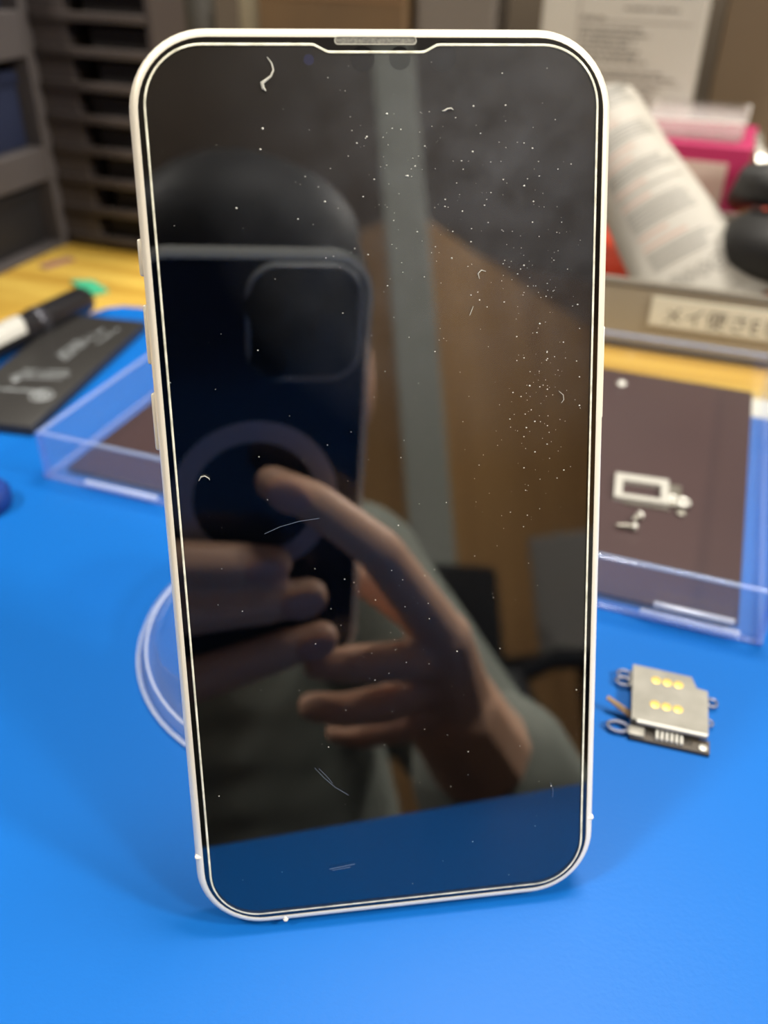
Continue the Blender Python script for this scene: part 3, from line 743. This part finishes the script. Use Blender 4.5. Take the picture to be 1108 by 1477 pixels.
for lx, ly in ((0, 0), (0.6, -16.5), (19.5, -8)):
    if (lx, ly) == (0, 0):
        MB().lathe([(7.2, -1.7), (7.2, -.8), (5.8, -.75), (5.6, -1.3), (.5, -1.35)], 28, T(lx, ly, 0)).build('lens', mat('lens_black', (6, 7, 12), .1), hp, True)
    else:
        MB().lathe([(6.6, -1.7), (6.6, -.8), (5.4, -.75), (5.2, -1.3), (.5, -1.35)], 28, T(lx, ly, 0)).build('lens', mat('lens_black', (6, 7, 12), .1), hp, True)
rn = [(28, -3.55), (28, -3.3), (20.8, -3.3), (20.8, -3.55)]
MB().rings([[(r_ * math.cos(a * PI / 32) + hc[0], r_ * math.sin(a * PI / 32) - 65.5, z) for a in range(64)] for r_, z in rn], loop=True).build('magnet_ring', mat('ring_grey', (176, 178, 192), .5), hp, True)


def skin_surface(chains, voxel, smooth_it=6, extra=None):
    """one continuous surface from tapered capsule chains (mm)"""
    bm = bmesh.new()
    def ball(p, r):
        mtx = Matrix.Translation(Vector(p) * S)
        bmesh.ops.create_icosphere(bm, subdivisions=2, radius=r * S, matrix=mtx)
    for ch in chains:
        for i, (p, r) in enumerate(ch):
            ball(p, r)
            if i:
                q, rq = ch[i - 1]; a, b_ = Vector(q), Vector(p); L = (b_ - a).length
                if L < 1e-6: continue
                n_ = max(2, int(L / (0.35 * min(r, rq))) + 1)
                for k in range(1, n_):
                    t = k / n_; ball(a.lerp(b_, t), rq + (r - rq) * t)
    for c, rad, m3 in (extra or []):
        mtx = Matrix.Translation(Vector(c) * S) @ (m3.to_4x4() if m3 else Matrix()) @ Matrix.Diagonal((rad[0] * S, rad[1] * S, rad[2] * S, 1))
        bmesh.ops.create_icosphere(bm, subdivisions=3, radius=1, matrix=mtx)
    me = bpy.data.meshes.new('tmp'); bm.to_mesh(me); bm.free()
    o = bpy.data.objects.new('tmp', me); COL.objects.link(o)
    r_ = o.modifiers.new('r', 'REMESH'); r_.mode = 'VOXEL'; r_.voxel_size = voxel * S
    s_ = o.modifiers.new('s', 'SMOOTH'); s_.iterations = smooth_it; s_.factor = .5
    dg = bpy.context.evaluated_depsgraph_get(); dg.update()
    out = bpy.data.meshes.new_from_object(o.evaluated_get(dg))
    bpy.data.objects.remove(o); bpy.data.meshes.remove(me)
    return out


def join_meshes(name, ms, m, parent):
    bm = bmesh.new()
    for x in ms: bm.from_mesh(x)
    me = bpy.data.meshes.new(name); bm.to_mesh(me); bm.free()
    for x in ms: bpy.data.meshes.remove(x)
    for p in me.polygons: p.use_smooth = True
    me.materials.clear(); me.materials.append(m)
    o = bpy.data.objects.new(name, me); COL.objects.link(o); o.parent = parent
    return o


person = thing('person', 'person in a grey-green sweater taking the photo, seen mirrored in the phone screen', 'person')
M_skin = mat('skin', (240, 196, 168), .5, noise=(60, (232, 184, 154)))
M_nail = mat('nail', (226, 176, 158), .3)
M_cloth = mat('grey_green_knit', (150, 156, 146), .9, noise=(40, (132, 138, 130)))
M_trs = mat('grey_trousers', (70, 70, 72), .9)
M_hair = mat('black_hair', (14, 12, 12), .6)
Rw, Lw = CP(80, -176, -18), CP(-76, -172, -46)
Rel, Lel = Vector((300, -300, -84)), Vector((-150, -400, -70))
Rsh, Lsh = Vector((228, -385, 96)), Vector((15, -462, 118))
c = CP
right_hand = [
    [(c(66, -124, 3), 10), (c(36, -80, 11), 8.4), (c(14, -62, 9.5), 7.4), (c(0, -54.6, 8), 6.2)],
    [(c(69, -137, -3), 10), (c(51, -130, 8), 8.4), (c(30, -130, 6.5), 7.4), (c(18, -132, 2), 6.2)],
    [(c(72, -149, -8), 9.5), (c(46, -152, 4), 8), (c(28, -153, 4), 7), (c(17, -154, -2), 6)],
    [(c(74, -160, -13), 9), (c(54, -170, -3), 7.2), (c(38, -172, -4), 6.2), (c(29, -173, -8), 5.4)],
    [(c(79, -160, -22), 12), (c(66, -132, -27), 10), (c(42, -112, -26), 8.8), (c(24, -103, -21), 7.2)],
    [(c(66, -124, 3), 11), (c(70, -136, -3), 12), (c(73, -149, -9), 12), (c(75, -160, -14), 11)],
    [(c(66, -124, 3), 11), (c(78, -165, -16), 18)], [(c(75, -158, -14), 11), (c(80, -176, -18), 20)],
    [(c(79, -160, -22), 13), (Rw, 21)],
    [(Rw, 22), (Rw.lerp(Rel, .15), 24), (Rw.lerp(Rel, .6), 35), (Rel, 38)],
]
left_hand = [
    [(c(-63, -98, -18), 10), (c(-42, -83, 4), 8.6), (c(-14, -83, 8.5), 7.6), (c(1, -84.5, 7.5), 6.4)],
    [(c(-64, -112, -20), 10.5), (c(-42, -103, 5), 9), (c(-4, -98.5, 9.5), 8), (c(13, -98, 8.5), 6.8)],
    [(c(-63, -126, -22), 10), (c(-40, -135, 5), 8.8), (c(4, -118.5, 9.5), 7.6), (c(18, -115.6, 8.5), 6.2)],
    [(c(-62, -84, -18), 10), (c(-50, -52, -8), 8.2), (c(-46, -30, -7), 7.2), (c(-44, -17, -7), 6)],
    [(c(-72, -140, -36), 13), (c(-58, -116, -32), 10), (c(-36, -100, -27), 8.8), (c(-18, -92, -21), 7.2)],
    [(c(-62, -86, -19), 11), (c(-64, -100, -21), 12), (c(-65, -114, -23), 12), (c(-64, -127, -24), 11)],
    [(c(-62, -88, -20), 12), (c(-74, -150, -40), 18)], [(c(-64, -124, -24), 12), (c(-75, -150, -40), 17)],
    [(c(-72, -140, -36), 14), (Lw, 21)],
    [(Lw, 22), (Lw.lerp(Lel, .15), 24), (Lw.lerp(Lel, .6), 35), (Lel, 38)],
]
hm = [skin_surface(right_hand, 1.7, 5), skin_surface(left_hand, 1.7, 5)]
HD = Vector((130, -338, 222)); look = (CAM - HD).normalized()
hl = Vector((C_R.x, C_R.y, 0)).normalized(); look = (look - hl * look.dot(hl)).normalized(); hu = look.cross(hl); hu = hu if hu.z > 0 else -hu
h3 = Matrix((hl, look, hu)).transposed()
def HP(x, y, z): return HD + hl * x + look * y + hu * z
neck = Vector((141, -420, 128)); pelv = Vector((240, -640, -285))
torso = [
    [(HP(0, -25, -60), 50), (neck, 52)],
    [(neck, 62), (Vector((152, -455, 60)), 98), (Vector((205, -545, -90)), 125), (pelv, 125)],
    [(Lsh, 48), (neck.lerp(Vector((150, -450, 80)), .5), 66), (Rsh, 44)],
    [(Rsh, 42), (Rel, 36)], [(Lsh, 48), (Lel, 38)],
]
legs = []
for kx, ky in ((330, -275), (10, -330)):
    hip = pelv + hl * (70 if kx > 100 else -70)
    legs += [[(hip, 88), (Vector((kx, ky, -250)), 60)], [(Vector((kx, ky, -250)), 56), (Vector((kx + 8, ky - 70, -655)), 36)]]
face = [(HP(0, 0, 22), (74, 92, 92), h3), (HP(0, 22, -40), (54, 62, 66), h3), (HP(0, 62, -88), (24, 20, 18), h3),
        (HP(0, 92, -16), (12, 16, 22), h3), (HP(0, 98, -30), (16, 13, 10), h3), (HP(0, 80, -58), (22, 9, 4.5), h3), (HP(0, 79, -67), (18, 9, 5), h3), (HP(31, 80, 6), (15, 7, 4.5), h3), (HP(-31, 80, 6), (15, 7, 4.5), h3), (HP(31, 78, -15), (14, 7, 4), h3), (HP(-31, 78, -15), (14, 7, 4), h3),
        (HP(76, -4, -12), (8, 20, 32), h3), (HP(-76, -4, -12), (8, 20, 32), h3), (HP(0, 76, 14), (50, 16, 10), h3)]
hm.append(skin_surface([[(HP(0, -25, -60), 46), (neck, 50)]], 2.6, 4, face))
hm.append(skin_surface(torso[1:] + legs, 9, 4))
body = join_meshes('body', hm, M_skin, person)
for sx in (-1, 1):
    e = MB().ell(HP(sx * 31, 73, -4), (11, 11, 11)).build('eye', mat('eye_white', (225, 222, 215), .2), person, True)
    MB().ell(HP(sx * 30.5, 81.2, -5.5), (4.6, 4.6, 4.6), 12, 8).build('iris', mat('iris_dark', (30, 20, 14), .2), e, True)
hair = skin_surface([], 4, 6, [(HP(0, -14, 36), (84, 98, 90), h3), (HP(0, -50, -10), (78, 60, 70), h3), (HP(0, 60, 60), (64, 36, 46), h3), (HP(0, 74, 30), (58, 22, 30), h3)])  # low fringe added as a dark shape where the forehead lies in shade
join_meshes('hair', [hair], M_hair, person)
sw = [[(p, r + 9) for p, r in ch] for ch in torso[1:]]
sw[0] = sw[0][:3] + [(pelv + Vector((-5, 25, 40)), 122)]
sw += [[(Rel, 52), (Rel.lerp(Rw, .62), 44)], [(Lel, 50), (Lel.lerp(Lw, .72), 42)]]
join_meshes('sweater', [skin_surface(sw, 7, 5)], M_cloth, person)
join_meshes('trousers', [skin_surface([[(p, r + 8) for p, r in ch] for ch in legs] + [[(pelv, 128), (pelv + Vector((0, 0, -20)), 122)]], 9, 4)], M_trs, person)
for kx, ky in ((338, -345), (18, -400)):
    join_meshes('shoe', [skin_surface([[(Vector((kx, ky - 20, -680)), 38), (Vector((kx - 40, ky + 110, -688)), 30)], [(Vector((kx, ky, -660)), 42), (Vector((kx, ky, -620)), 42)]], 6, 4)], mat('shoe_black', (24, 24, 26), .6), person)
def nail(p, along, wid):
    a = (along).normalized(); n_ = C_F; n_ = (n_ - a * n_.dot(a)).normalized(); b_ = n_.cross(a)
    m3 = Matrix((a, b_, n_)).transposed().to_4x4(); m3.translation = p
    MB().ell((0, 0, 0), (wid * .72, wid * .5, 1.5), 16, 8, m3).build('fingernail', M_nail, person, True)
nail(c(4.5, -57, 14.9), c(0, -54.6, 8) - c(14, -62, 9.5), 11)
nail(c(9.5, -97.3, 15.6), c(13, -98, 8.5) - c(-4, -98.5, 9.5), 11)
nail(c(14.5, -116, 15.0), c(18, -115.6, 8.5) - c(4, -118.5, 9.5), 10)
nail(c(-3, -83.8, 14.4), c(1, -84.5, 7.5) - c(-14, -83, 8.5), 10)

# stool under the person
stl = thing('stool', 'round black stool under the person in the sweater', 'stool', (240, -680, Z0))
MB().lathe([(20, 260), (175, 262), (180, 270), (180, 280), (165, 286), (20, 288)], 32).build('seat', mat('stool_black', (26, 26, 28), .5), stl, True)
MB().lathe([(22, 24), (22, 262)], 16).build('column', M_metd, stl, True)
for k in range(5):
    MB().box((10, -14, 10), (230, 14, 28), RZ(72 * k + 20), 4).build('leg', MATS['stool_black'], stl, True)

# furniture mirrored in the screen: cabinet, chair, carton
cbn = thing('cupboard', 'brown wooden cupboard against the wall, mirrored at the right of the screen', 'cupboard', (1116, -2050, Z0), rz=R(-23))
M_cab = mat('cabinet_brown', (206, 164, 108), .55, noise=(2.5, (176, 136, 88), (4, 4, .4)))
MB().box((0, 0, 0), (1500, 420, 1900), ch=5).build('body', M_cab, cbn)
for k in range(2):
    d_ = MB().box((20 + k * 735, 420, 60), (745 + k * 735, 442, 1860), ch=4).build('door', M_cab, cbn)
    MB().tube([(695 + k * 110, 450, 900), (695 + k * 110, 470, 920), (695 + k * 110, 470, 1040), (695 + k * 110, 450, 1060)], 8, 8).build('handle', M_metd, d_, True)
ch = thing('office_chair', 'dark office chair with a curved arm mirrored low at the right of the screen', 'chair', (1010, -1010, Z0), rz=R(-20))
M_ch = mat('chair_black', (22, 24, 28), .6)
MB().box((-230, -220, 400), (230, 230, 470), ch=24).build('seat', M_ch, ch, True)
MB().box((-220, -270, 560), (220, -215, 900), ch=22).build('backrest', M_ch, ch, True)
MB().box((-30, -262, 440), (30, -236, 600), ch=5).build('back_post', M_ch, ch, True)
for sx in (-1, 1):
    MB().tube([(sx * 235, 60, 430), (sx * 262, 90, 620), (sx * 262, 60, 690), (sx * 258, -120, 700), (sx * 235, -220, 660)], 20, 10).build('arm', M_ch, ch, True)
MB().lathe([(26, 60), (26, 400)], 16).build('column', M_metd, ch, True)
for k in range(5):
    l_ = MB().box((15, -22, 50), (300, 22, 82), RZ(72 * k), 6).build('leg', M_ch, ch, True)
    MB().lathe([(26, -20), (28, 0), (26, 20)], 16, RZ(72 * k) @ T(285, 0, 28) @ RX(90)).build('caster', M_ch, l_, True)
wc = thing('white_carton', 'pale grey carton on a low table mirrored right of the chair', 'carton', (1500, -1370, Z0 + 700), rz=R(-23))
MB().box((-150, -90, 0), (150, 90, 270), ch=4).build('box', mat('pale_card', (160, 158, 154), .7), wc)
MB().box((-24, -90.4, 0), (24, 90.4, 270.4)).build('tape', mat('pale_tape', (176, 170, 156), .4), wc)
sd = thing('side_table', 'dark side table carrying the pale grey carton', 'table', (1520, -1390, Z0), rz=R(-23))
M_sd = mat('table_dark', (44, 40, 38), .6)
MB().box((-240, -150, 668), (240, 150, 700), ch=4).build('top', M_sd, sd)
for sx in (-1, 1):
    for sy in (-1, 1):
        MB().box((sx * 205 - 18, sy * 120 - 18, 0), (sx * 205 + 18, sy * 120 + 18, 668), ch=3).build('leg', M_sd, sd)
